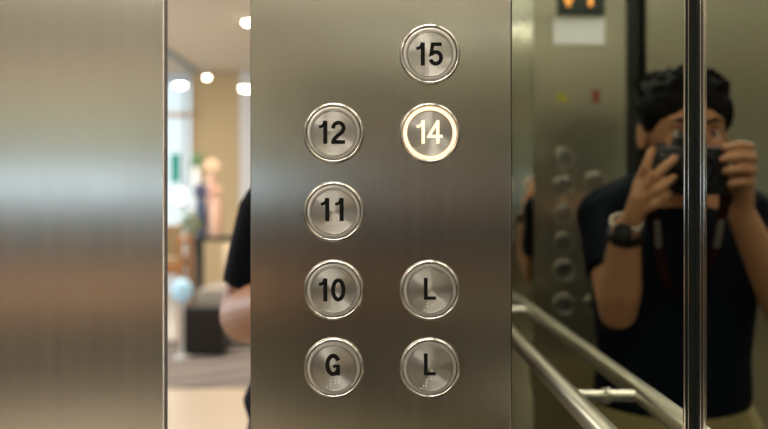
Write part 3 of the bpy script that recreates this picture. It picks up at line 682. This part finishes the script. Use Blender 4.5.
leafy('flower_vase', 211, 168, 11.08, 0.11, mat('cream_petals', (0.85, 0.66, 0.48), 0.6), 'large bunch of cream flowers above the blue ones', 'flowers', n=120, pot=mat('pink_vase', (0.60, 0.38, 0.28), 0.4))
leafy('flower_vase', 216, 191, 10.90, 0.08, mat('pink_petals', (0.72, 0.45, 0.34), 0.6), 'small bunch of pinkish flowers right of the blue ones', 'flowers', n=90, pot=MATS['pink_vase'])
leafy('potted_plant', 190, 222, 10.3, 0.14, mat('olive_leaf', (0.16, 0.19, 0.06), 0.6), 'olive green shrub beside the dark console table', 'plant', n=90, base=0.0, pot=mat('grey_pot', (0.2, 0.19, 0.16), 0.6))
# wooden armchair by the door edge
Y = 9.6
WD = mat('warm_wood', (0.38, 0.17, 0.06), 0.45); CU = mat('tan_cushion', (0.24, 0.17, 0.09), 0.8)
ac = empty('armchair', (lx_(168, Y), Y, 0.006), 'low wooden armchair with a tan backrest beside the steel door edge', 'armchair')
sz = lz_(258, Y)
bm = bmesh.new(); box(bm, -0.30, 0.14, -0.25, 0.25, sz-0.10, sz, 0.02); from_bm('seat', bm, CU, ac)
bm = bmesh.new(); box(bm, -0.30, 0.08, 0.22, 0.30, sz, lz_(226, Y), 0.02); from_bm('backrest', bm, CU, ac)
bm = bmesh.new(); box(bm, -0.32, 0.20, -0.27, -0.22, lz_(273, Y), lz_(262, Y), 0.01); from_bm('front_rail', bm, WD, ac)
bm = bmesh.new(); box(bm, 0.14, 0.20, -0.27, 0.25, lz_(243, Y), lz_(237, Y), 0.01); from_bm('armrest', bm, WD, ac)
for sx, sy in ((-0.29, -0.24), (0.17, -0.24), (-0.29, 0.24), (0.17, 0.24)):
    bm = bmesh.new(); box(bm, sx-0.022, sx+0.022, sy-0.022, sy+0.022, 0.0, sz if sx < 0 else lz_(240, Y)); from_bm('leg', bm, WD, ac)
# cream armchair / sofa behind, pale
Y = 9.4
sf = empty('sofa', (lx_(236, Y), Y, 0.006), 'pale cream sofa behind the dark cube table', 'sofa')
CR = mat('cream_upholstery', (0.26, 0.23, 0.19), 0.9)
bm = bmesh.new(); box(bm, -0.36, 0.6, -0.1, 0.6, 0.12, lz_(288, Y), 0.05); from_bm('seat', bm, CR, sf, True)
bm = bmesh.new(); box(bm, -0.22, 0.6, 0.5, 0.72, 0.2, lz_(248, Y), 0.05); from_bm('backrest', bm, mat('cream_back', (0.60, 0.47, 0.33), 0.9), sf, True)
for sx in (-0.32, 0.55):
    for sy in (0.0, 0.55):
        bm = bmesh.new(); box(bm, sx-0.02, sx+0.02, sy-0.02, sy+0.02, 0.0, 0.13); from_bm('leg', bm, DK, sf)
# dark cube table
Y = 8.9
cu = empty('cube_table', (lx_(207.5, Y), Y, 0), 'dark cube shaped side table standing on the grey patterned rug', 'table')
zt = lz_(305, Y); hw = (lx_(228, Y)-lx_(187, Y))/2
bm = bmesh.new(); box(bm, -hw, hw, -hw, hw, lz_(350, Y)*0.0+0.02, zt-0.03, 0.01); from_bm('body', bm, mat('black_lacquer', (0.012, 0.011, 0.010), 0.3), cu)
bm = bmesh.new(); box(bm, -hw-0.01, hw+0.01, -hw-0.01, hw+0.01, zt-0.03, zt, 0.006); from_bm('tabletop', bm, DK, cu)
bm = bmesh.new(); box(bm, -hw+0.03, hw-0.03, -hw+0.03, hw-0.03, 0.006, 0.02); from_bm('plinth', bm, DK, cu)
# rug with slanting grey stripes
rg = mat('striped_rug', (0.2, 0.19, 0.19), 0.95)
nt = rg.node_tree; b = nt.nodes['Principled BSDF']
tc = nt.nodes.new('ShaderNodeTexCoord'); mp = nt.nodes.new('ShaderNodeMapping'); mp.inputs['Rotation'].default_value = (0, 0, 0.9)
wv = nt.nodes.new('ShaderNodeTexWave'); wv.inputs['Scale'].default_value = 0.9; wv.inputs['Distortion'].default_value = 2.5
rp = nt.nodes.new('ShaderNodeValToRGB'); rp.color_ramp.elements[0].color = (0.07, 0.065, 0.065, 1); rp.color_ramp.elements[1].color = (0.26, 0.21, 0.18, 1)
nt.links.new(tc.outputs['Object'], mp.inputs[0]); nt.links.new(mp.outputs[0], wv.inputs[0]); nt.links.new(wv.outputs['Fac'], rp.inputs[0]); nt.links.new(rp.outputs[0], b.inputs['Base Color'])
t = boxo('rug', (-4.5, 1.0, 7.25, 9.7, 0.0005, 0.006), rg); tag(t, 'grey rug with slanting lighter stripes on the beige lobby floor', 'rug')

# ------------------------------------------------------------------ lights
def area(name, loc, size, energy, col, rot=(0, 0, 0), sy=None):
    l = bpy.data.lights.new(name, 'AREA'); l.energy = energy; l.color = col; l.size = size
    if sy: l.shape = 'RECTANGLE'; l.size_y = sy
    o = bpy.data.objects.new(name, l); C.objects.link(o); o.location = loc; o.rotation_euler = rot
    return o
area('lobby_ceiling_lamp', (-2.0, 9.5, LH-0.05), 3.0, 200, (1.0, 0.90, 0.78))
area('lobby_ceiling_lamp', (-1.2, 4.5, LH-0.05), 2.0, 95, (1.0, 0.90, 0.78))
area('elbow_fill', (-1.3, 2.2, LH-0.05), 0.5, 40, (1.0, 0.86, 0.70))  # fill light added near the door to brighten the bare elbow
area('added_landing_fill', (-1.2, -2.6, 2.88), 2.2, 360, (1.0, 0.92, 0.83))  # added out of view to light the bands that the steel mirrors
area('lobby_window_light', (-6.8, 8.0, 1.8), 2.6, 260, (0.75, 0.90, 1.0), (0, -PI/2, 0), 5.0)

w = bpy.data.worlds.new('world'); bpy.context.scene.world = w; w.use_nodes = True
w.node_tree.nodes['Background'].inputs[0].default_value = (0.5, 0.48, 0.42, 1); w.node_tree.nodes['Background'].inputs[1].default_value = 0.02

# ------------------------------------------------------------------ camera
cd = bpy.data.cameras.new('camera_view'); cam = bpy.data.objects.new('camera_view', cd); C.objects.link(cam)
cam.location = (0, 0, CAMZ); cam.rotation_euler = (PI/2, 0, 0)
cd.sensor_width = 36.0; cd.lens = FPX/768.0*36.0
cd.shift_x = (384-PX)/768.0; cd.shift_y = -(214.5-PY)/768.0
cd.clip_start = 0.005; cd.clip_end = 100
cd.dof.use_dof = True; cd.dof.focus_distance = D; cd.dof.aperture_fstop = 46.4/9.5
sc = bpy.context.scene; sc.camera = cam
sc.view_settings.view_transform = 'Standard'; sc.view_settings.look = 'None'; sc.view_settings.gamma = 1.0
sc.view_settings.use_curve_mapping = False; sc.view_settings.exposure = 0.0
sc.cycles.max_bounces = 14; sc.cycles.glossy_bounces = 12; sc.cycles.diffuse_bounces = 5
sc.cycles.sample_clamp_indirect = 6.0; sc.cycles.use_denoising = True
